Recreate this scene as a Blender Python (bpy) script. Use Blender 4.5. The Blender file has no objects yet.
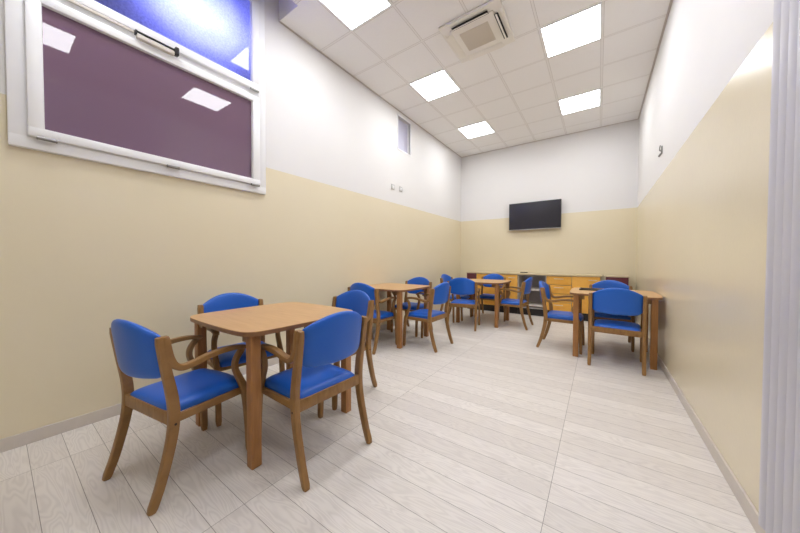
import bpy, bmesh, math, random
from mathutils import Vector, Matrix
random.seed(4)
C = bpy.context.scene
COL = C.collection

# ------------------------------------------------------------------ room measures (metres)
XL, XR, YB, YF = -2.98, 0.586, 7.04, -2.0
ZC, ZP = 3.851, 2.184          # ceiling height, height of the painted dado
GX, GY = -3.004, 0.045         # origin of the 60 cm ceiling grid

# ------------------------------------------------------------------ materials
def new_mat(name):
    m = bpy.data.materials.new(name); m.use_nodes = True
    nt = m.node_tree
    return m, nt, nt.nodes['Principled BSDF']
def lin(c):
    return tuple(((v / 255) / 12.92 if v / 255 <= .04045 else ((v / 255 + .055) / 1.055) ** 2.4) for v in c) + (1,)
def N(nt, t, **kw):
    n = nt.nodes.new(t)
    for k, v in kw.items(): setattr(n, k, v)
    return n
def math_n(nt, op, a, b=None, c=None):
    n = N(nt, 'ShaderNodeMath', operation=op)
    for i, v in enumerate((a, b, c)):
        if v is None: continue
        if isinstance(v, (int, float)): n.inputs[i].default_value = v
        else: nt.links.new(v, n.inputs[i])
    return n.outputs[0]
def mixc(nt, fac, a, b, mode='MIX'):
    n = N(nt, 'ShaderNodeMix', data_type='RGBA', blend_type=mode)
    for i, v in ((0, fac), (6, a), (7, b)):
        if isinstance(v, (int, float)): n.inputs[i].default_value = v
        elif isinstance(v, tuple): n.inputs[i].default_value = v
        else: nt.links.new(v, n.inputs[i])
    return n.outputs[2]
def plain(name, rgb, rough=.5, metal=0, bump=0, bscale=200, coat=0, var=0.04):
    m, nt, b = new_mat(name)
    tc = N(nt, 'ShaderNodeTexCoord'); nz = N(nt, 'ShaderNodeTexNoise')
    nz.inputs['Scale'].default_value = bscale; nz.inputs['Detail'].default_value = 3
    nt.links.new(tc.outputs['Object'], nz.inputs['Vector'])
    base = lin(rgb); dark = tuple(v * (1 - 2 * var) for v in base[:3]) + (1,)
    nt.links.new(mixc(nt, nz.outputs['Fac'], dark, tuple(min(1, v * (1 + var)) for v in base[:3]) + (1,)), b.inputs['Base Color'])
    b.inputs['Roughness'].default_value = rough; b.inputs['Metallic'].default_value = metal
    b.inputs['Coat Weight'].default_value = coat
    if bump:
        bp = N(nt, 'ShaderNodeBump'); bp.inputs['Strength'].default_value = bump; bp.inputs['Distance'].default_value = .002
        nt.links.new(nz.outputs['Fac'], bp.inputs['Height']); nt.links.new(bp.outputs[0], b.inputs['Normal'])
    return m
def wood(name, light, dark, scale=(40, 4, 40), rough=.42):
    m, nt, b = new_mat(name)
    tc = N(nt, 'ShaderNodeTexCoord'); mp = N(nt, 'ShaderNodeMapping'); mp.inputs['Scale'].default_value = scale
    nt.links.new(tc.outputs['Object'], mp.inputs['Vector'])
    nz = N(nt, 'ShaderNodeTexNoise'); nz.inputs['Scale'].default_value = 1.2; nz.inputs['Detail'].default_value = 5; nz.inputs['Distortion'].default_value = .6
    nt.links.new(mp.outputs[0], nz.inputs['Vector'])
    r = N(nt, 'ShaderNodeValToRGB'); r.color_ramp.elements[0].position = .3; r.color_ramp.elements[1].position = .7
    r.color_ramp.elements[0].color = lin(dark); r.color_ramp.elements[1].color = lin(light)
    nt.links.new(nz.outputs['Fac'], r.inputs[0]); nt.links.new(r.outputs[0], b.inputs['Base Color'])
    b.inputs['Roughness'].default_value = rough
    return m
def wall_mat(name):
    m, nt, b = new_mat(name)
    g = N(nt, 'ShaderNodeNewGeometry'); s = N(nt, 'ShaderNodeSeparateXYZ'); nt.links.new(g.outputs['Position'], s.inputs[0])
    nz = N(nt, 'ShaderNodeTexNoise'); nz.inputs['Scale'].default_value = 1.5; nz.inputs['Detail'].default_value = 4
    nt.links.new(g.outputs['Position'], nz.inputs['Vector'])
    up = math_n(nt, 'GREATER_THAN', s.outputs[2], ZP)
    cream = mixc(nt, nz.outputs['Fac'], lin((229, 217, 188)), lin((234, 223, 195)))
    white = mixc(nt, nz.outputs['Fac'], lin((230, 228, 227)), lin((234, 232, 231)))
    nt.links.new(mixc(nt, up, cream, white), b.inputs['Base Color'])
    nt.links.new(math_n(nt, 'MULTIPLY_ADD', up, .48, .26), b.inputs['Roughness'])
    n2 = N(nt, 'ShaderNodeTexNoise'); n2.inputs['Scale'].default_value = 30; n2.inputs['Detail'].default_value = 2
    nt.links.new(g.outputs['Position'], n2.inputs['Vector'])
    bp = N(nt, 'ShaderNodeBump'); bp.inputs['Strength'].default_value = .12; bp.inputs['Distance'].default_value = .004
    nt.links.new(n2.outputs['Fac'], bp.inputs['Height']); nt.links.new(bp.outputs[0], b.inputs['Normal'])
    return m
def floor_mat():
    m, nt, b = new_mat('pale_oak_tiles')
    g = N(nt, 'ShaderNodeNewGeometry'); s = N(nt, 'ShaderNodeSeparateXYZ'); nt.links.new(g.outputs['Position'], s.inputs[0])
    PY_, PX_ = .1435, 1.197
    u = math_n(nt, 'DIVIDE', math_n(nt, 'ADD', s.outputs[0], .19 + PX_ * 5), PX_)
    v = math_n(nt, 'DIVIDE', math_n(nt, 'ADD', s.outputs[1], -.10 + PY_ * 30), PY_)
    fu, fv = math_n(nt, 'FRACT', u), math_n(nt, 'FRACT', v)
    iu, iv = math_n(nt, 'FLOOR', u), math_n(nt, 'FLOOR', v)
    du = math_n(nt, 'MULTIPLY', math_n(nt, 'MINIMUM', fu, math_n(nt, 'SUBTRACT', 1, fu)), PX_)
    dv = math_n(nt, 'MULTIPLY', math_n(nt, 'MINIMUM', fv, math_n(nt, 'SUBTRACT', 1, fv)), PY_)
    joint = math_n(nt, 'LESS_THAN', math_n(nt, 'MINIMUM', du, dv), .0013)
    cmb = N(nt, 'ShaderNodeCombineXYZ'); nt.links.new(iu, cmb.inputs[0]); nt.links.new(iv, cmb.inputs[1])
    wn = N(nt, 'ShaderNodeTexWhiteNoise'); nt.links.new(cmb.outputs[0], wn.inputs['Vector'])
    # grain: stretched along x, offset per board
    cmb2 = N(nt, 'ShaderNodeCombineXYZ')
    nt.links.new(math_n(nt, 'MULTIPLY', s.outputs[0], 2.2), cmb2.inputs[0])
    nt.links.new(math_n(nt, 'MULTIPLY', s.outputs[1], 16), cmb2.inputs[1])
    nt.links.new(math_n(nt, 'MULTIPLY', wn.outputs['Value'], 40), cmb2.inputs[2])
    w1 = N(nt, 'ShaderNodeTexNoise'); w1.inputs['Scale'].default_value = .8; w1.inputs['Detail'].default_value = 2; w1.inputs['Distortion'].default_value = .4
    nt.links.new(cmb2.outputs[0], w1.inputs['Vector'])
    rings = math_n(nt, 'ABSOLUTE', math_n(nt, 'SINE', math_n(nt, 'MULTIPLY', w1.outputs['Fac'], 46)))
    rings = math_n(nt, 'POWER', rings, 3)
    w2 = N(nt, 'ShaderNodeTexNoise'); w2.inputs['Scale'].default_value = 3.5; w2.inputs['Detail'].default_value = 6
    nt.links.new(cmb2.outputs[0], w2.inputs['Vector'])
    base = mixc(nt, wn.outputs['Value'], lin((224, 217, 209)), lin((238, 232, 225)))
    base = mixc(nt, math_n(nt, 'MULTIPLY', rings, .24), base, lin((168, 158, 150)))
    base = mixc(nt, math_n(nt, 'MULTIPLY', w2.outputs['Fac'], .35), base, lin((228, 220, 212)))
    base = mixc(nt, joint, base, lin((150, 140, 130)))
    nt.links.new(base, b.inputs['Base Color'])
    nt.links.new(math_n(nt, 'MULTIPLY_ADD', w2.outputs['Fac'], .15, .33), b.inputs['Roughness'])
    bp = N(nt, 'ShaderNodeBump'); bp.inputs['Strength'].default_value = .25; bp.inputs['Distance'].default_value = .002
    nt.links.new(math_n(nt, 'SUBTRACT', math_n(nt, 'MULTIPLY', w2.outputs['Fac'], .3), joint), bp.inputs['Height'])
    nt.links.new(bp.outputs[0], b.inputs['Normal'])
    return m
def ceiling_mat():
    m, nt, b = new_mat('ceiling_tiles')
    g = N(nt, 'ShaderNodeNewGeometry'); s = N(nt, 'ShaderNodeSeparateXYZ'); nt.links.new(g.outputs['Position'], s.inputs[0])
    ds = []
    for k, o in ((0, GX), (1, GY)):
        f = math_n(nt, 'FRACT', math_n(nt, 'DIVIDE', math_n(nt, 'ADD', s.outputs[k], -o + 12), .6))
        ds.append(math_n(nt, 'MULTIPLY', math_n(nt, 'MINIMUM', f, math_n(nt, 'SUBTRACT', 1, f)), .6))
    d = math_n(nt, 'MINIMUM', ds[0], ds[1])
    flat = math_n(nt, 'LESS_THAN', s.outputs[2], ZC + .01)
    bar = math_n(nt, 'MULTIPLY', math_n(nt, 'LESS_THAN', d, .012), flat)
    edge = math_n(nt, 'MULTIPLY', math_n(nt, 'MULTIPLY', math_n(nt, 'LESS_THAN', d, .0155), math_n(nt, 'GREATER_THAN', d, .0115)), flat)
    nz = N(nt, 'ShaderNodeTexNoise'); nz.inputs['Scale'].default_value = 90; nz.inputs['Detail'].default_value = 4
    nt.links.new(g.outputs['Position'], nz.inputs['Vector'])
    base = mixc(nt, nz.outputs['Fac'], lin((242, 239, 237)), lin((247, 245, 243)))
    base = mixc(nt, bar, base, lin((240, 237, 234)))
    base = mixc(nt, edge, base, lin((206, 200, 196)))
    nt.links.new(base, b.inputs['Base Color']); b.inputs['Roughness'].default_value = .85
    bp = N(nt, 'ShaderNodeBump'); bp.inputs['Strength'].default_value = .3; bp.inputs['Distance'].default_value = .002
    nt.links.new(nz.outputs['Fac'], bp.inputs['Height']); nt.links.new(bp.outputs[0], b.inputs['Normal'])
    return m
def emis(name, rgb, s):
    m, nt, b = new_mat(name)
    b.inputs['Base Color'].default_value = (.9, .9, .9, 1)
    b.inputs['Emission Color'].default_value = rgb + (1,); b.inputs['Emission Strength'].default_value = s
    return m
def pane_mat(name, trans, diff, tw, frost=0, spec=.02):
    """reflective pane that scatters the light arriving from outside"""
    m, nt, b = new_mat(name)
    nt.nodes.remove(b); out = nt.nodes['Material Output']
    t = N(nt, 'ShaderNodeBsdfTranslucent'); t.inputs[0].default_value = trans
    d = N(nt, 'ShaderNodeBsdfDiffuse'); d.inputs[0].default_value = diff
    mx = N(nt, 'ShaderNodeMixShader'); mx.inputs[0].default_value = tw
    nt.links.new(d.outputs[0], mx.inputs[1]); nt.links.new(t.outputs[0], mx.inputs[2])
    gl = N(nt, 'ShaderNodeBsdfGlossy'); gl.inputs['Roughness'].default_value = spec
    fr = N(nt, 'ShaderNodeFresnel'); fr.inputs[0].default_value = 1.6
    m2 = N(nt, 'ShaderNodeMixShader'); nt.links.new(fr.outputs[0], m2.inputs[0])
    nt.links.new(mx.outputs[0], m2.inputs[1]); nt.links.new(gl.outputs[0], m2.inputs[2])
    nt.links.new(m2.outputs[0], out.inputs[0])
    if frost:
        tc = N(nt, 'ShaderNodeTexCoord'); vz = N(nt, 'ShaderNodeTexNoise'); vz.inputs['Scale'].default_value = 70; vz.inputs['Detail'].default_value = 2
        nt.links.new(tc.outputs['Object'], vz.inputs['Vector'])
        c = mixc(nt, vz.outputs['Fac'], tuple(v * .55 for v in trans[:3]) + (1,), tuple(min(1, v * 1.35) for v in trans[:3]) + (1,))
        nt.links.new(c, t.inputs[0])
    return m

M_wall = wall_mat('two_tone_wall_paint')
M_floor = floor_mat()
M_ceil = ceiling_mat()
M_base = plain('skirting_tile', (212, 203, 193), .45, bscale=20)
M_white = plain('white_pvc', (244, 244, 246), .28, var=.01, bscale=8)
M_chair = wood('beech_chair_wood', (158, 118, 68), (134, 96, 52), (30, 6, 8))
M_legw = wood('table_leg_wood', (176, 124, 70), (158, 107, 58), (40, 40, 4))
M_top = wood('beech_table_top', (208, 166, 116), (196, 152, 102), (3, 34, 30), .35)
M_edge = wood('table_edge_wood', (150, 108, 74), (134, 94, 62), (20, 20, 10), .4)
M_blue = plain('blue_vinyl', (26, 98, 200), .38, bump=.15, bscale=260, var=.03)
M_dark = plain('dark_screw', (50, 36, 26), .6)
M_orange = wood('orange_cabinet_wood', (244, 186, 84), (236, 172, 70), (6, 20, 6), .4)
M_wtop = plain('cream_worktop', (214, 196, 158), .4)
M_side = plain('cream_carcass', (206, 190, 160), .5)
M_grey = plain('grey_carcass', (196, 190, 188), .45)
M_shelf = plain('pale_shelf', (214, 206, 196), .4)
M_black = plain('black_plastic', (24, 20, 22), .35)
M_plinth = plain('black_plinth', (34, 30, 32), .3)
M_handle = plain('pale_handle', (226, 214, 190), .3)
M_red = plain('burgundy_laminate', (92, 30, 44), .4)
M_screen = plain('tv_screen', (40, 38, 46), .22, var=.01)
M_silver = plain('brushed_metal', (190, 188, 186), .3, metal=.8)
M_alu = plain('grey_metal', (150, 148, 146), .35, metal=.6)
M_ac = plain('ac_plastic', (240, 235, 226), .45)
M_acg = plain('ac_grille', (216, 206, 190), .6)
M_slat = plain('grey_white_slat', (205, 203, 210), .35, var=.015, bscale=6)
M_lamp = emis('panel_light', (.955, .975, 1.0), 17.5)
M_up = pane_mat('frosted_blue_glass', (.55, .56, .98, 1), (.05, .06, .16, 1), .9, frost=1)
M_low = pane_mat('purple_film_glass', (.16, .08, .3, 1), (.25, .15, .22, 1), .25)
M_vent = plain('lavender_pane', (196, 194, 214), .4)
M_out = plain('outer_render', (90, 84, 100), .8)

# ------------------------------------------------------------------ mesh helpers
def bm_box(bm, x0, y0, z0, x1, y1, z1, bevel=0, seg=2):
    r = bmesh.ops.create_cube(bm, size=1)
    vs = r['verts']
    for v in vs:
        v.co = Vector(((x0 + x1) / 2 + v.co.x * (x1 - x0), (y0 + y1) / 2 + v.co.y * (y1 - y0), (z0 + z1) / 2 + v.co.z * (z1 - z0)))
    if bevel:
        es = list({e for v in vs for e in v.link_edges})
        bmesh.ops.bevel(bm, geom=es, offset=bevel, segments=seg, affect='EDGES', profile=.5)
def bm_cyl(bm, p0, p1, r, n=12, r2=None):
    p0, p1 = Vector(p0), Vector(p1); d = p1 - p0
    q = d.to_track_quat('Z', 'Y').to_matrix().to_4x4()
    bmesh.ops.create_cone(bm, cap_ends=True, segments=n, radius1=r, radius2=r if r2 is None else r2, depth=d.length,
                          matrix=Matrix.Translation((p0 + p1) / 2) @ q)
def catmull(P, n=6):
    P = [Vector(p) for p in P]; out = []
    Q = [P[0] * 2 - P[1]] + P + [P[-1] * 2 - P[-2]]
    for i in range(1, len(Q) - 2):
        a, b, c, d = Q[i - 1:i + 3]
        for k in range(n):
            t = k / n
            out.append(.5 * ((2 * b) + (c - a) * t + (2 * a - 5 * b + 4 * c - d) * t * t + (3 * b - a - 3 * c + d) * t ** 3))
    out.append(P[-1]); return out
def bm_sweep(bm, pts, w, th, side=Vector((1, 0, 0)), n=6, rr=.35, cap=.8):
    """sweep a rounded rectangle (w along side, th in the plane of the curve); th may be a list per control point"""
    P = catmull(pts, n); L = len(P)
    if not isinstance(th, (list, tuple)): th = [th] * len(pts)
    T = [v.x for v in catmull([(t, 0, 0) for t in th], n)]
    rings = []
    for i, p in enumerate(P):
        t = (P[min(i + 1, L - 1)] - P[max(i - 1, 0)]).normalized()
        nn = side.cross(t).normalized(); sd = t.cross(nn).normalized()
        k = cap if i in (0, L - 1) else 1
        a, b = w / 2 * k, T[i] / 2 * k; r = rr * min(a, b)
        ring = []
        for (sx, sy, st) in ((1, 1, 0), (-1, 1, 90), (-1, -1, 180), (1, -1, 270)):
            for q in (0, 45, 90):
                an = math.radians(st + q)
                ring.append(bm.verts.new(p + sd * (sx * (a - r) + r * math.cos(an)) + nn * (sy * (b - r) + r * math.sin(an))))
        rings.append(ring)
    m = len(rings[0])
    for A, B in zip(rings, rings[1:]):
        for j in range(m): bm.faces.new((A[j], A[(j + 1) % m], B[(j + 1) % m], B[j]))
    bm.faces.new(rings[0][::-1]); bm.faces.new(rings[-1])
def bm_prism(bm, outline, z0, z1, bevel=0):
    lo = [bm.verts.new((x, y, z0)) for x, y in outline]; hi = [bm.verts.new((x, y, z1)) for x, y in outline]
    n = len(lo); bm.faces.new(lo[::-1]); top = bm.faces.new(hi)
    for i in range(n): bm.faces.new((lo[i], lo[(i + 1) % n], hi[(i + 1) % n], hi[i]))
    if bevel:
        bmesh.ops.bevel(bm, geom=list(top.edges), offset=bevel, segments=3, affect='EDGES')
def obj(name, bm, mat, parent=None, smooth=False, loc=None):
    bmesh.ops.recalc_face_normals(bm, faces=bm.faces)
    me = bpy.data.meshes.new(name); bm.to_mesh(me); bm.free()
    for m in (mat if isinstance(mat, (list, tuple)) else [mat]): me.materials.append(m)
    if smooth:
        me.polygons.foreach_set('use_smooth', [True] * len(me.polygons))
        if smooth != 'all': me.set_sharp_from_angle(angle=math.radians(38))
    o = bpy.data.objects.new(name, me); COL.objects.link(o)
    if parent: o.parent = parent
    if loc: o.location = loc
    return o
def nb(): return bmesh.new()
def box(name, b, mat, parent=None, bevel=0):
    bm = nb(); bm_box(bm, *b, bevel=bevel); return obj(name, bm, mat, parent, smooth=bool(bevel))
def tag(o, label, cat, group=None):
    o['label'] = label; o['category'] = cat
    if group: o['group'] = group
    return o
def thing(name, label, cat, loc=(0, 0, 0), rz=0, group=None):
    o = bpy.data.objects.new(name, None); COL.objects.link(o); o.empty_display_size = .1
    o.location = loc; o.rotation_euler = (0, 0, rz); return tag(o, label, cat, group)
def struct(o): o['kind'] = 'structure'; return o
def copy_tree(o, parent=None):
    c = o.copy(); COL.objects.link(c)
    if parent: c.parent = parent
    for ch in [x for x in o.children]: copy_tree(ch, c)
    return c

# ------------------------------------------------------------------ the room
struct(box('floor', (XL - .3, YF - .2, -.12, XR + .3, YB + .2, 0), M_floor))
HT = 4.45
def wall_with_holes(name, x0, x1, y0, y1, z0, z1, holes):
    ys = sorted({y0, y1} | {h[0] for h in holes} | {h[1] for h in holes}); zs = sorted({z0, z1} | {h[2] for h in holes} | {h[3] for h in holes})
    bm = nb()
    for a, b in zip(ys, ys[1:]):
        run = None
        for c, d in zip(zs, zs[1:]):
            ym, zm = (a + b) / 2, (c + d) / 2
            if any(h[0] < ym < h[1] and h[2] < zm < h[3] for h in holes): continue
            bm_box(bm, x0, a, c, x1, b, d)
    bmesh.ops.remove_doubles(bm, verts=bm.verts, dist=1e-5)
    # drop the inner double faces left between neighbouring blocks
    seen = {}
    for f in bm.faces: seen.setdefault(tuple(sorted(v.index for v in f.verts)), []).append(f)
    bm.verts.index_update(); seen = {}
    for f in list(bm.faces): seen.setdefault(tuple(sorted(v.index for v in f.verts)), []).append(f)
    kill = [f for fs in seen.values() if len(fs) > 1 for f in fs]
    bmesh.ops.delete(bm, geom=kill, context='FACES_ONLY')
    return obj(name, bm, M_wall)
W1 = (.10, 1.65, 1.93, 3.93)
W2 = (4.19, 4.59, 3.18, 3.76)
struct(wall_with_holes('wall_left', XL - .25, XL, YF - .2, YB + .2, 0, HT, [W1, W2]))
struct(box('wall_right', (XR, YF - .2, 0, XR + .2, YB + .2, HT), M_wall))
struct(box('wall_back', (XL, YB, 0, XR, YB + .2, HT), M_wall))
struct(box('wall_front', (XL, YF - .2, 0, XR, YF, HT), M_wall))
RX, RY = -2.63, 1.88           # raised slot of the ceiling beside the window
bm = nb()
bm_box(bm, RX, YF, ZC, XR, RY, ZC + .06); bm_box(bm, XL, RY, ZC, XR, YB, ZC + .06)
bm_box(bm, RX, YF, ZC + .06, RX + .03, RY, HT); bm_box(bm, XL, RY, ZC + .06, RX + .03, RY + .03, HT)
struct(obj('ceiling', bm, M_ceil))
struct(box('ceiling_slot', (XL - .2, YF - .2, HT, XR + .2, YB + .2, HT + .1), M_ceil))
for s in (0, 1):
    x0, x1 = ((XL, XL + .012), (XR - .012, XR))[s]
    bm = nb(); bm_box(bm, x0, YF, 0, x1, YB, .082, bevel=.003)
    struct(obj('baseboard_left' if s == 0 else 'baseboard_right', bm, M_base))
struct(box('baseboard_back', (XL + .012, YB - .012, 0, XR - .012, YB, .082), M_base, bevel=.003))
# thin shadow-gap angle where the ceiling meets the walls
bm = nb()
bm_box(bm, XL, RY, ZC - .004, XL + .022, YB, ZC + .001); bm_box(bm, XR - .022, YF, ZC - .004, XR, YB, ZC + .001); bm_box(bm, XL + .022, YB - .022, ZC - .004, XR - .022, YB, ZC + .001)
struct(obj('trim_1', bm, plain('ceiling_angle', (205, 196, 190), .6)))

# ---- big window
win = struct(bpy.data.objects.new('window_1', None)); COL.objects.link(win); win.location = (XL, .876, 1.885)
def wpart(name, bm, mat, parent=win, smooth=True):
    o = obj(name, bm, mat, parent, smooth)
    if parent is win: o.location = -Vector(win.location)
    return o
def frame_bm(y0, y1, z0, z1, t, x0, x1, bv=.006):
    bm = nb()
    tl, tr, tb, tt = t if isinstance(t, tuple) else (t,) * 4
    bm_box(bm, x0, y0, z0, x1, y1, z0 + tb, bevel=bv); bm_box(bm, x0, y0, z1 - tt, x1, y1, z1, bevel=bv)
    bm_box(bm, x0, y0, z0 + tb - bv, x1, y0 + tl, z1 - tt + bv, bevel=bv); bm_box(bm, x0, y1 - tr, z0 + tb - bv, x1, y1, z1 - tt + bv, bevel=bv)
    return bm
bm = frame_bm(.062, 1.695, 1.88, 4.0, .075, XL - .04, XL + .035)
bm_box(bm, XL - .04, .12, 2.865, XL + .03, 1.64, 2.93, bevel=.004)
wpart('window_frame', bm, M_white)
lo = wpart('lower_sash', frame_bm(.135, 1.62, 1.955, 2.865, (.068, .075, .06, .06), XL - .02, XL + .062, .009), M_white)
hi = wpart('upper_sash', frame_bm(.135, 1.62, 2.925, 3.90, (.068, .075, .07, .08), XL - .02, XL + .062, .009), M_white)
def sub(name, bm, mat, parent, smooth=True): return obj(name, bm, mat, parent, smooth)
bm = nb(); bm_box(bm, XL + .012, .20, 2.01, XL + .02, 1.555, 2.815)
for v in bm.verts: v.co.x += (v.co.z - 2.01) * .014
sub('glass_pane', bm, M_low, lo, False)
bm = nb(); bm_box(bm, XL + .012, .20, 2.99, XL + .02, 1.555, 3.83); sub('glass_pane', bm, M_up, hi, False)
for y in (.21, .87, 1.56):
    for zz, par in ((1.948, lo), (2.915, hi)):
        if par is hi and y < 1: continue
        bm = nb(); bm_cyl(bm, (XL + .068, y - .04, zz), (XL + .068, y + .04, zz), .011, 10)
        bm_cyl(bm, (XL + .068, y - .042, zz), (XL + .068, y - .036, zz), .012, 10); bm_cyl(bm, (XL + .068, y + .036, zz), (XL + .068, y + .042, zz), .012, 10)
        sub('hinge', bm, M_alu, par)
bm = nb(); bm_box(bm, XL + .06, .65, 2.862, XL + .095, .885, 2.895, bevel=.006)
bm_box(bm, XL + .062, .28, 2.895, XL + .075, .64, 2.915, bevel=.003); wpart('closer_body', bm, M_shelf)
bm = nb(); bm_box(bm, XL + .085, .65, 2.9, XL + .1, .90, 2.911, bevel=.003); bm_box(bm, XL + .062, .885, 2.868, XL + .11, .912, 2.93, bevel=.006)
bm_box(bm, XL + .062, .64, 2.885, XL + .1, .652, 2.915, bevel=.003); wpart('closer_arm', bm, M_black)
# light well beyond the window
bm = nb()
bm_box(bm, -4.2, -.4, 1.2, -4.1, 2.2, 4.4); bm_box(bm, -4.2, -.5, 1.2, XL - .25, -.4, 4.4); bm_box(bm, -4.2, 2.2, 1.2, XL - .25, 2.3, 4.4)
bm_box(bm, -4.2, -.5, 1.1, XL - .25, 2.3, 1.2); bm_box(bm, -4.2, -.5, 4.4, XL - .25, 2.3, 4.5)
struct(obj('wall_outside', bm, M_out))

# ---- small high window of the left wall
w2 = struct(bpy.data.objects.new('window_2', None)); COL.objects.link(w2); w2.location = (XL, 4.39, 3.18)
bm = frame_bm(4.165, 4.615, 3.155, 3.785, .025, XL - .02, XL + .008, .003); o = obj('window_frame', bm, M_white, w2, True); o.location = -Vector(w2.location)
bm = nb(); bm_box(bm, XL - .075, 4.19, 3.18, XL - .065, 4.59, 3.76); o = obj('glass_pane', bm, M_vent, w2); o.location = -Vector(w2.location)

# ------------------------------------------------------------------ ceiling lights
LX = (GX + .6, GX + 2.4)
LY = (GY + 5.4, GY + 3.6, GY + 1.8, GY)
names = {(0, 0): 'small square white ceiling light panel farthest back on the left side',
         (1, 0): 'square white ceiling light panel farthest back on the right-wall side',
         (0, 1): 'square white ceiling light panel left of and beyond the air conditioner',
         (1, 1): 'square white ceiling light panel right of the air conditioner, larger of the right-hand two',
         (0, 2): 'large white ceiling light panel cut by the top edge, nearest the window'}
base_light = None
for i, x in enumerate(LX):
    for j, y in enumerate(LY):
        if base_light is None:
            t = base_light = thing('ceiling_light', '', 'ceiling light', (0, 0, ZC))
            bm = nb()
            for b in ((.006, .006, .594, .024), (.006, .576, .594, .594), (.006, .024, .024, .576), (.576, .024, .594, .576)):
                bm_box(bm, b[0], b[1], -.008, b[2], b[3], .0)
            obj('frame', bm, M_white, t)
            bm = nb(); bm_box(bm, .024, .024, -.005, .576, .576, -.001); obj('diffuser', bm, M_lamp, t)
        else: t = copy_tree(base_light)
        t.location = (x, y, ZC)
        t['label'] = names.get((i, j), 'square white ceiling light panel out of view, near end')
        t['category'] = 'ceiling light'; t['group'] = 'ceiling light panels'

# ------------------------------------------------------------------ air conditioner
ac = thing('air_conditioner', 'square white ceiling cassette air conditioner with open louvres and beige grille', 'air conditioner', (-1.205, 3.315, ZC))
bm = nb(); bm_box(bm, -.345, -.345, -.03, .345, .345, 0, bevel=.012)
bm_box(bm, -.25, -.25, -.042, .25, .25, -.03, bevel=.008)
obj('housing', bm, M_ac, ac, True)
bm = nb(); bm_box(bm, -.165, -.155, -.05, .165, .155, -.042, bevel=.002)
for k in range(15):
    y = -.14 + k * .02; bm_box(bm, -.16, y - .003, -.053, .16, y + .003, -.05)
obj('intake_grille', bm, M_acg, ac)
for k in range(4):
    a = k * math.pi / 2; R = Matrix.Rotation(a, 4, 'Z')
    if k < 2:
        bm = nb(); bm_box(bm, -.205, -.293, -.046, .205, -.247, -.0435)
        bmesh.ops.transform(bm, matrix=R, verts=bm.verts); sl = obj('air_slot', bm, M_black, ac)
    bm = nb()
    bm_box(bm, -.202, -.010, -.003, .202, .010, .003, bevel=.002)
    mt = Matrix.Translation((0, -.268, -.053)) @ Matrix.Rotation(math.radians(20), 4, 'X')
    if k > 1: bm_box(bm, -.212, -.035, -.004, .212, .035, .002, bevel=.001)
    bmesh.ops.transform(bm, matrix=R @ mt, verts=bm.verts); obj('louvre', bm, M_ac, ac, True)
    bm = nb(); bm_box(bm, -.225, -.343, -.0335, .225, -.313, -.029, bevel=.001)
    bmesh.ops.transform(bm, matrix=R, verts=bm.verts); obj('cover_panel', bm, M_ac, ac, True)

# ------------------------------------------------------------------ television
tv = thing('television', 'wide black flat television mounted on the back wall', 'television', (-1.205, YB, 2.18))
def rel(o, p): o.location = -Vector(p.location); return o
bm = nb(); bm_box(bm, -.535, -.10, -.30, .535, -.06, .305, bevel=.006); obj('housing', bm, M_black, tv, True)
bm = nb(); bm_box(bm, -.522, -.103, -.282, .522, -.100, .293); obj('screen', bm, M_screen, tv)
bm = nb(); bm_box(bm, -.535, -.105, -.312, .535, -.07, -.30, bevel=.003); obj('bottom_trim', bm, M_silver, tv, True)
bm = nb(); bm_box(bm, -.2, -.06, -.15, .2, 0, .15, bevel=.004); obj('wall_mount', bm, M_black, tv, True)

# ------------------------------------------------------------------ small wall fittings
def fitting(y, z, label):
    t = thing('wall_switch', label, 'switch', (XL, y, z), 0, 'wall switches on the left wall')
    bm = nb(); bm_box(bm, 0, -.045, -.045, .012, .045, .045, bevel=.004); obj('cover_plate', bm, M_silver, t, True)
    bm = nb(); bm_box(bm, .012, -.018, -.026, .017, .026, .026, bevel=.002); obj('button', bm, M_white, t, True)
fitting(4.03, 2.455, 'small grey switch plate on the white left wall, the nearer of two')
fitting(4.27, 2.465, 'small grey switch plate on the white left wall, the farther of two')
t = thing('wall_bracket', 'small grey metal bracket on the white part of the right wall', 'bracket', (XR, 4.47, 2.46))
bm = nb(); bm_box(bm, -.012, -.02, -.045, 0, .02, .045, bevel=.003); obj('back_plate', bm, M_alu, t, True)
bm = nb(); bm_sweep(bm, [(-.01, 0, -.01), (-.025, -.02, -.005), (-.03, -.05, .01), (-.028, -.075, .035)], .010, .010, Vector((0, 0, 1))); obj('arm', bm, M_alu, t, True)
bm = nb(); bm_cyl(bm, (-.012, .0, -.04), (-.025, .03, -.06), .011, 10); obj('knob', bm, M_alu, t, True)

# ------------------------------------------------------------------ slatted folding screen on the right wall
sc = thing('folding_screen', 'tall grey-white screen of rounded vertical slats beside the right wall', 'screen', (XR, 1.83, .09))
y = 1.812
for k in range(26):
    y1 = y - .058
    pts = [(XR - .002, y), (XR - .018, y - .001), (XR - .027, y - .006), (XR - .030, y - .016), (XR - .027, y - .032), (XR - .020, y - .046), (XR - .008, y - .056), (XR - .002, y1)]
    bm = nb(); bm_prism(bm, [(px - XR, py - 1.83) for px, py in pts], 0, 3.5); obj('slat', bm, M_slat, sc, True)
    y -= .0605
bm = nb(); bm_box(bm, -.055, -1.60, 3.5, -.001, .01, 3.56, bevel=.003); obj('top_track', bm, M_white, sc, True)

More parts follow.
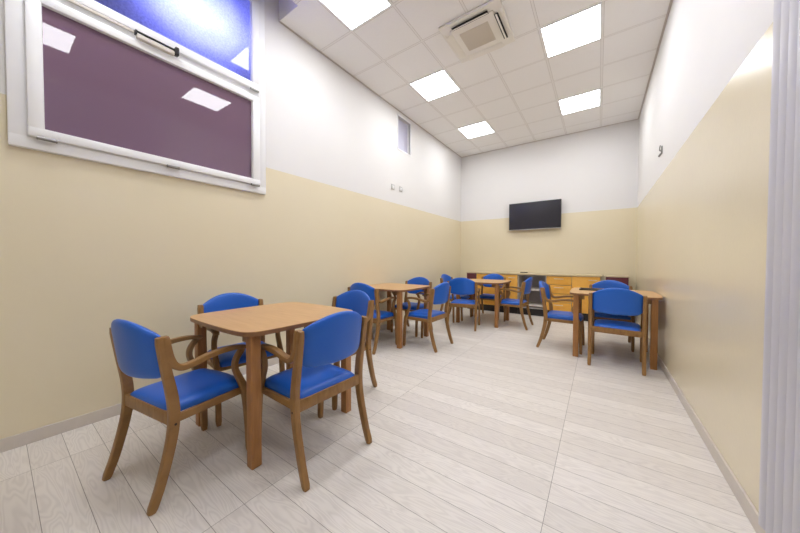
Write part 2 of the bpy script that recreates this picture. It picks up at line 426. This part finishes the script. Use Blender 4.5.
# ------------------------------------------------------------------ armchair
def post_pts(x): return [(x, a, b) for a, b in ((-.25, 0), (-.211, .11), (-.169, .275), (-.153, .39), (-.157, .5), (-.182, .65), (-.207, .812))]
CHX = .2345
def make_chair():
    root = thing('armchair', '', 'chair')
    # seat cushion: pillowed, wider at the front
    bm = nb(); nx, ny = 17, 17; top = {}; bot = {}
    for i in range(nx):
        for j in range(ny):
            u, v = -1 + 2 * i / (nx - 1), -1 + 2 * j / (ny - 1)
            u2, v2 = math.sin(u * math.pi / 2), math.sin(v * math.pi / 2)
            hw = .211 + .006 * v2
            k = 1 - .035 * (abs(u2) ** 8) * (abs(v2) ** 8)
            x = u2 * hw * k; y = .047 + v2 * .213 * k - (.018 * u2 * u2 if v2 > .9 else .018 * u2 * u2 * max(0, v2))
            e = max(0, (1 - abs(u2) ** 7)) ** .5 * max(0, (1 - abs(v2) ** 7)) ** .5
            z = .428 + .036 * e - .006 * math.exp(-(u2 ** 2 + (v2 + .2) ** 2) * 2.5) - .008 * max(0, v2) ** 4
            top[i, j] = bm.verts.new((x, y, z))
            bot[i, j] = top[i, j] if (i in (0, nx - 1) or j in (0, ny - 1)) else bm.verts.new((x * .985, .047 + (y - .047) * .985, .408))
    # edge skirt
    low = {}
    for i in range(nx):
        for j in range(ny):
            if i in (0, nx - 1) or j in (0, ny - 1):
                c = top[i, j].co; low[i, j] = bm.verts.new((c.x * .99, .047 + (c.y - .047) * .99, .406)); bot[i, j] = low[i, j]
    for i in range(nx - 1):
        for j in range(ny - 1):
            bm.faces.new((top[i, j], top[i + 1, j], top[i + 1, j + 1], top[i, j + 1]))
            bm.faces.new((bot[i, j], bot[i, j + 1], bot[i + 1, j + 1], bot[i + 1, j]))
    ring = [(i, 0) for i in range(nx)] + [(nx - 1, j) for j in range(1, ny)] + [(i, ny - 1) for i in range(nx - 2, -1, -1)] + [(0, j) for j in range(ny - 2, 0, -1)]
    for a, b in zip(ring, ring[1:] + ring[:1]): bm.faces.new((top[a], top[b], low[b], low[a]))
    obj('seat', bm, M_blue, root, True)
    # backrest pad
    bm = nb(); nx, nz = 25, 15; F = {}; B = {}
    for i in range(nx):
        for j in range(nz):
            u = math.sin((-1 + 2 * i / (nx - 1)) * math.pi / 2); v = math.sin((-1 + 2 * j / (nz - 1)) * math.pi / 2)
            au = abs(u)
            zt = .812 + .074 * (1 - au ** 2.1)
            zb = .592 + .012 * au ** 2 + .03 * max(0, (au - .78) / .22) ** 2
            z = zb + (zt - zb) * (v + 1) / 2
            yc = -.178 - .055 * (1 - u * u) - (z - .69) * .13
            th = .019 * (max(0, 1 - au ** 8) ** .5) * (max(0, 1 - abs(v) ** 8) ** .5) + .003
            x = u * (CHX - .0165)
            edge = i in (0, nx - 1) or j in (0, nz - 1)
            F[i, j] = bm.verts.new((x, yc + th, z)); B[i, j] = bm.verts.new((x, yc - th, z))
    for i in range(nx - 1):
        for j in range(nz - 1):
            bm.faces.new((F[i, j], F[i + 1, j], F[i + 1, j + 1], F[i, j + 1])); bm.faces.new((B[i, j], B[i, j + 1], B[i + 1, j + 1], B[i + 1, j]))
    ring = [(i, 0) for i in range(nx)] + [(nx - 1, j) for j in range(1, nz)] + [(i, nz - 1) for i in range(nx - 2, -1, -1)] + [(0, j) for j in range(nz - 2, 0, -1)]
    for a, b in zip(ring, ring[1:] + ring[:1]): bm.faces.new((F[a], F[b], B[b], B[a]))
    obj('backrest', bm, M_blue, root, 'all')
    for s in (-1, 1):
        x = s * CHX
        bm = nb(); bm_sweep(bm, post_pts(x), .034, [.034, .038, .042, .046, .046, .040, .036], n=5)
        leg = obj('rear_leg', bm, M_chair, root, True)
        for (yy, zz) in ((-.172, .70), (-.153, .375)):
            bm = nb(); bm_cyl(bm, (x + s * .0155, yy, zz), (x + s * .0185, yy, zz), .006, 10); obj('screw_cap', bm, M_dark, leg, True)
        bm = nb(); bm_sweep(bm, [(x, a, b) for a, b in ((.25, 0), (.245, .14), (.235, .29), (.221, .39), (.190, .47), (.163, .54), (.170, .595), (.212, .648))],
                            .034, [.034, .036, .040, .042, .034, .028, .027, .028], n=5)
        obj('front_leg', bm, M_chair, root, True)
        bm = nb(); bm_sweep(bm, [(x, a, b) for a, b in ((-.184, .812), (-.178, .755), (-.167, .70), (-.146, .66), (-.11, .640), (-.055, .645), (.01, .659), (.09, .667), (.17, .664), (.238, .650))],
                            .038, [.026, .034, .036, .033, .031, .029, .028, .027, .025, .020], n=5)
        obj('armrest', bm, M_chair, root, True)
        bm = nb(); bm_box(bm, s * .218 - .011, -.14, .368, s * .218 + .011, .205, .407, bevel=.003); obj('side_rail', bm, M_chair, root, True)
    bm = nb(); bm_box(bm, -.2205, -.172, .368, .2205, -.148, .432, bevel=.004); obj('rear_rail', bm, M_chair, root, True)
    bm = nb(); bm_box(bm, -.2205, .188, .368, .2205, .208, .404, bevel=.003); obj('front_rail', bm, M_chair, root, True)
    return root

# ------------------------------------------------------------------ table
def make_table():
    root = thing('square_table', '', 'table')
    H_, T_ = .783, .026
    out = []
    # four bulging sides joined by rounded corners: 2-D curve sampled from control points
    hc, hm = .385, .435
    ctl = []
    for k in range(4):
        a = k * math.pi / 2; R = Matrix.Rotation(a, 2)
        for p in ((-.33, -.430), (-.17, -.441), (0, -.4445), (.17, -.441), (.33, -.430), (.398, -.398)):
            v = R @ Vector(p); ctl.append((v.x, v.y, 0))
    n = len(ctl); P = [Vector(p) for p in ctl]
    for i in range(n):
        a, b, c, d = P[i - 1], P[i], P[(i + 1) % n], P[(i + 2) % n]
        for k in range(5):
            t = k / 5; q = .5 * ((2 * b) + (c - a) * t + (2 * a - 5 * b + 4 * c - d) * t * t + (3 * b - a - 3 * c + d) * t ** 3)
            out.append((q.x, q.y))
    bm = nb(); bm_prism(bm, out, H_ - T_, H_ - .0035, 0)
    obj('edge_band', bm, M_edge, root, True)
    bm = nb(); bm_prism(bm, [(x * .997, y * .997) for x, y in out], H_ - .0035, H_, .002)
    obj('tabletop', bm, M_top, root, True)
    for sx in (-1, 1):
        for sy in (-1, 1):
            x, y = sx * .36, sy * .36
            bm = nb(); bm_box(bm, x - .029, y - .029, 0, x + .029, y + .029, H_ - T_, bevel=.005, seg=3)
            leg = obj('leg', bm, M_legw, root, True)
            bm = nb(); bm_prism(bm, [(x - sx * .03, y + sy * .02), (x - sx * .085, y + sy * .02), (x - sx * .085, y + sy * .005), (x - sx * .03, y - sy * .025)], H_ - T_ - .05, H_ - T_)
            obj('corner_block', bm, M_chair, leg)
    return root

tables = [(-1.960, 1.197, 0, 'beech square table nearest the camera, four blue armchairs around it', 0),
          (-2.53, 3.455, 0, 'beech square table in the middle of the left row, between nearest and farthest', 0),
          (-1.81, 5.38, 0, 'beech square table farthest back, in front of the orange cabinets', 0),
          (.140, 4.445, 0, 'beech square table pushed against the right wall with a black tray on it', 0)]
t0 = None
for x, y, rz, lab, _ in tables:
    t = make_table() if t0 is None else copy_tree(t0)
    t0 = t0 or t
    t.location = (x, y, 0); t.rotation_euler.z = math.radians(rz); t['label'] = lab; t['group'] = 'square tables'

# rear feet midpoint (x, y), heading in degrees (0 = facing +y, anticlockwise)
chairs = [
 (-1.918, .371, 9, 'blue armchair at the near end of the nearest table, leftmost, back to camera'),
 (-1.212, 1.133, 88, 'blue armchair on the right side of the nearest table, its back largest in view'),
 (-2.655, 1.19, -97, 'blue armchair between the left wall and the nearest table, only its back top showing'),
 (-1.925, 2.01, 180, 'blue armchair at the far end of the nearest table, facing the camera'),
 (-2.52, 2.705, 0, 'blue armchair at the near end of the middle left table, back to camera'),
 (-1.69, 3.45, 89, 'blue armchair on the right side of the middle left table, facing left'),
 (-2.515, 4.19, 180, 'blue armchair at the far end of the middle left table, facing the camera'),
 (-2.64, 5.40, -90, 'blue armchair against the left wall side of the farthest table, mostly hidden'),
 (-1.889, 4.50, 12, 'blue armchair at the near end of the farthest table, back to camera'),
 (-.98, 5.352, 89, 'blue armchair on the right side of the farthest table, facing left'),
 (-1.84, 6.16, 180, 'blue armchair behind the farthest table, facing the camera before the orange cabinet'),
 (-.655, 4.444, -91, 'blue armchair left of the right-wall table, facing right'),
 (.161, 3.81, -3, 'blue armchair at the near side of the right-wall table, back to camera'),
 (.14, 5.20, 180, 'blue armchair at the far side of the right-wall table, facing the camera'),
]
c0 = None
for x, y, deg, lab in chairs:
    c = make_chair() if c0 is None else copy_tree(c0)
    c0 = c0 or c
    a = math.radians(deg); f = Vector((-math.sin(a), math.cos(a)))
    c.location = (x + f.x * .24, y + f.y * .24, 0); c.rotation_euler.z = a
    c['label'] = lab; c['group'] = 'blue armchairs'

tr = thing('serving_tray', 'flat black tray lying on the table at the right wall', 'tray', (-.04, 4.57, .783))
bm = nb(); bm_box(bm, -.17, -.11, 0, .17, .11, .005, bevel=.002)
obj('tray_base', bm, M_black, tr, True)
bm = nb()
for b in ((-.17, -.11, .17, -.10), (-.17, .10, .17, .11), (-.17, -.10, -.16, .10), (.16, -.10, .17, .10)): bm_box(bm, b[0], b[1], .004, b[2], b[3], .014, bevel=.002)
obj('rim', bm, M_black, tr, True)

# ------------------------------------------------------------------ cabinets on the back wall
YC, YBK = 6.50, YB - .014
ZT0, ZT1, PL = .865, .893, .15
def cabinet(x0, x1, kind, label, grp='base cabinets'):
    t = thing('base_cabinet', label, 'cabinet', ((x0 + x1) / 2, YC, 0), 0, grp)
    w = (x1 - x0) / 2; d = YBK - YC
    bm = nb()
    bm_box(bm, -w, .02, PL, -w + .018, d, ZT0); bm_box(bm, w - .018, .02, PL, w, d, ZT0)
    bm_box(bm, -w + .018, .02, PL, w - .018, d, PL + .018); bm_box(bm, -w + .018, .02, ZT0 - .018, w - .018, d, ZT0)
    bm_box(bm, -w + .018, d - .01, PL + .018, w - .018, d, ZT0 - .018)
    obj('carcass', bm, M_grey if kind == 'open' else M_side, t)
    bm = nb(); bm_box(bm, -w, .06, 0, w, .08, PL); obj('plinth', bm, M_plinth, t)
    def handle(par, cx, z, L=.14):
        bm = nb(); bm_sweep(bm, [(cx - L / 2, 0, z), (cx - L / 2 + .01, -.022, z), (cx, -.03, z), (cx + L / 2 - .01, -.022, z), (cx + L / 2, 0, z)], .012, .009, Vector((0, 0, 1)))
        obj('handle', bm, M_handle, par, True)
    if kind == 'drawers':
        n = 4; h = (ZT0 - PL - .01) / n
        for k in range(n):
            bm = nb(); z0 = PL + .004 + k * h
            bm_box(bm, -w + .003, 0, z0, w - .003, .02, z0 + h - .009, bevel=.002)
            dr = obj('drawer', bm, M_orange, t, True); handle(dr, 0, z0 + h * .68, .16)
    elif kind == 'door':
        bm = nb(); bm_box(bm, -w + .003, 0, PL + .004, w - .003, .02, ZT0 - .006, bevel=.002)
        dr = obj('door', bm, M_orange, t, True); handle(dr, w - .12, ZT0 - .07, .13)
    else:
        for z in (.20, .535):
            bm = nb(); bm_box(bm, -w + .018, .025, z, w - .018, d - .01, z + .03, bevel=.002); obj('shelf', bm, M_shelf, t, True)
    return t
cabinet(-2.35, -1.892, 'door', 'orange-fronted base cabinet at the left end, beside the burgundy cabinet')
cabinet(-1.888, -1.44, 'door', 'orange-fronted base cabinet immediately left of the open grey shelves')
cabinet(-1.436, -.884, 'open', 'open grey base unit with pale shelves between the orange cabinets')
cabinet(-.88, -.432, 'drawers', 'orange base cabinet with four drawers, right of the open shelves')
cabinet(-.428, .03, 'door', 'orange-fronted single-door base cabinet at the right end of the worktop')
wt = box('worktop', (-2.36, YC - .02, ZT0, .045, YBK, ZT1), M_wtop, bevel=.004)
tag(wt, 'long thin cream worktop over the orange cabinets along the back wall', 'worktop')
def red_cab(x0, x1, lab):
    t = thing('side_cabinet', lab, 'cabinet', ((x0 + x1) / 2, YC + .05, 0), 0, 'burgundy cabinets')
    w = (x1 - x0) / 2; d = YBK - YC - .05
    bm = nb(); bm_box(bm, -w, .02, .06, w, d, .868, bevel=.002); obj('carcass', bm, M_side, t, True)
    bm = nb(); bm_box(bm, -w - .004, 0, .868, w + .004, d, .884, bevel=.002); obj('top', bm, M_side, t, True)
    bm = nb(); bm_box(bm, -w + .012, .0, .07, w - .012, .02, .864, bevel=.002); dr = obj('door', bm, M_red, t, True)
    bm = nb(); bm_cyl(bm, (w - .05, 0, .5), (w - .05, -.02, .5), .011, 12); obj('knob', bm, M_handle, dr, True)
    bm = nb(); bm_box(bm, -w + .01, .04, 0, w - .01, d, .06); obj('plinth', bm, M_plinth, t)
red_cab(-2.62, -2.366, 'narrow burgundy cabinet in the left back corner beside the orange cabinets')
red_cab(.10, .455, 'burgundy cabinet in the right back corner, right of the worktop end')
rc = thing('remote_control', 'small slim dark remote control lying on the worktop below the television', 'remote control', (-1.37, YC + .3, ZT1))
bm = nb(); bm_box(bm, -.075, -.024, 0, .075, .024, .02, bevel=.006); obj('body', bm, M_black, rc, True)
bm = nb()
for i in range(6):
    for j in range(3): bm_box(bm, -.06 + i * .02, -.014 + j * .011, .02, -.05 + i * .02, -.007 + j * .011, .022)
obj('buttons', bm, M_grey, rc)

# ------------------------------------------------------------------ lamp in the light well beyond the frosted pane
ld = bpy.data.lights.new('light_well_lamp', 'AREA'); ld.shape = 'RECTANGLE'; ld.size = .5; ld.size_y = .12; ld.energy = 60; ld.color = (.42, .46, 1.0)
lo_ = bpy.data.objects.new('light_well_lamp', ld); COL.objects.link(lo_); lo_.location = (XL - .17, 1.08, 3.40)
lo_.rotation_euler = Vector((-1, 0, 0)).to_track_quat('Z', 'Y').to_euler()

w = bpy.data.worlds.new('World'); C.world = w; w.use_nodes = True
w.node_tree.nodes['Background'].inputs[0].default_value = (.02, .022, .03, 1); w.node_tree.nodes['Background'].inputs[1].default_value = 1

# ------------------------------------------------------------------ camera
F_PX, YAW, PITCH, ROLL = 284.2, .6104, .0218, .0017
f = Vector((-math.sin(YAW) * math.cos(PITCH), math.cos(YAW) * math.cos(PITCH), -math.sin(PITCH)))
r = Vector((math.cos(YAW), math.sin(YAW), 0)); u = r.cross(f)
r2 = math.cos(ROLL) * r + math.sin(ROLL) * u; u2 = -math.sin(ROLL) * r + math.cos(ROLL) * u
cd = bpy.data.cameras.new('camera'); cam = bpy.data.objects.new('camera', cd); COL.objects.link(cam)
cd.sensor_width = 36; cd.lens = F_PX / 800 * 36; cd.clip_start = .05
cd.shift_y = (266.5 - 266) / 800 * -1
M = Matrix((r2, u2, -f)).transposed().to_4x4(); M.translation = Vector((0, 0, 1.1805)); cam.matrix_world = M
C.camera = cam

C.view_settings.view_transform = 'Standard'; C.view_settings.look = 'None'; C.view_settings.gamma = 1
C.view_settings.use_curve_mapping = False
C.view_settings.exposure = 0.06
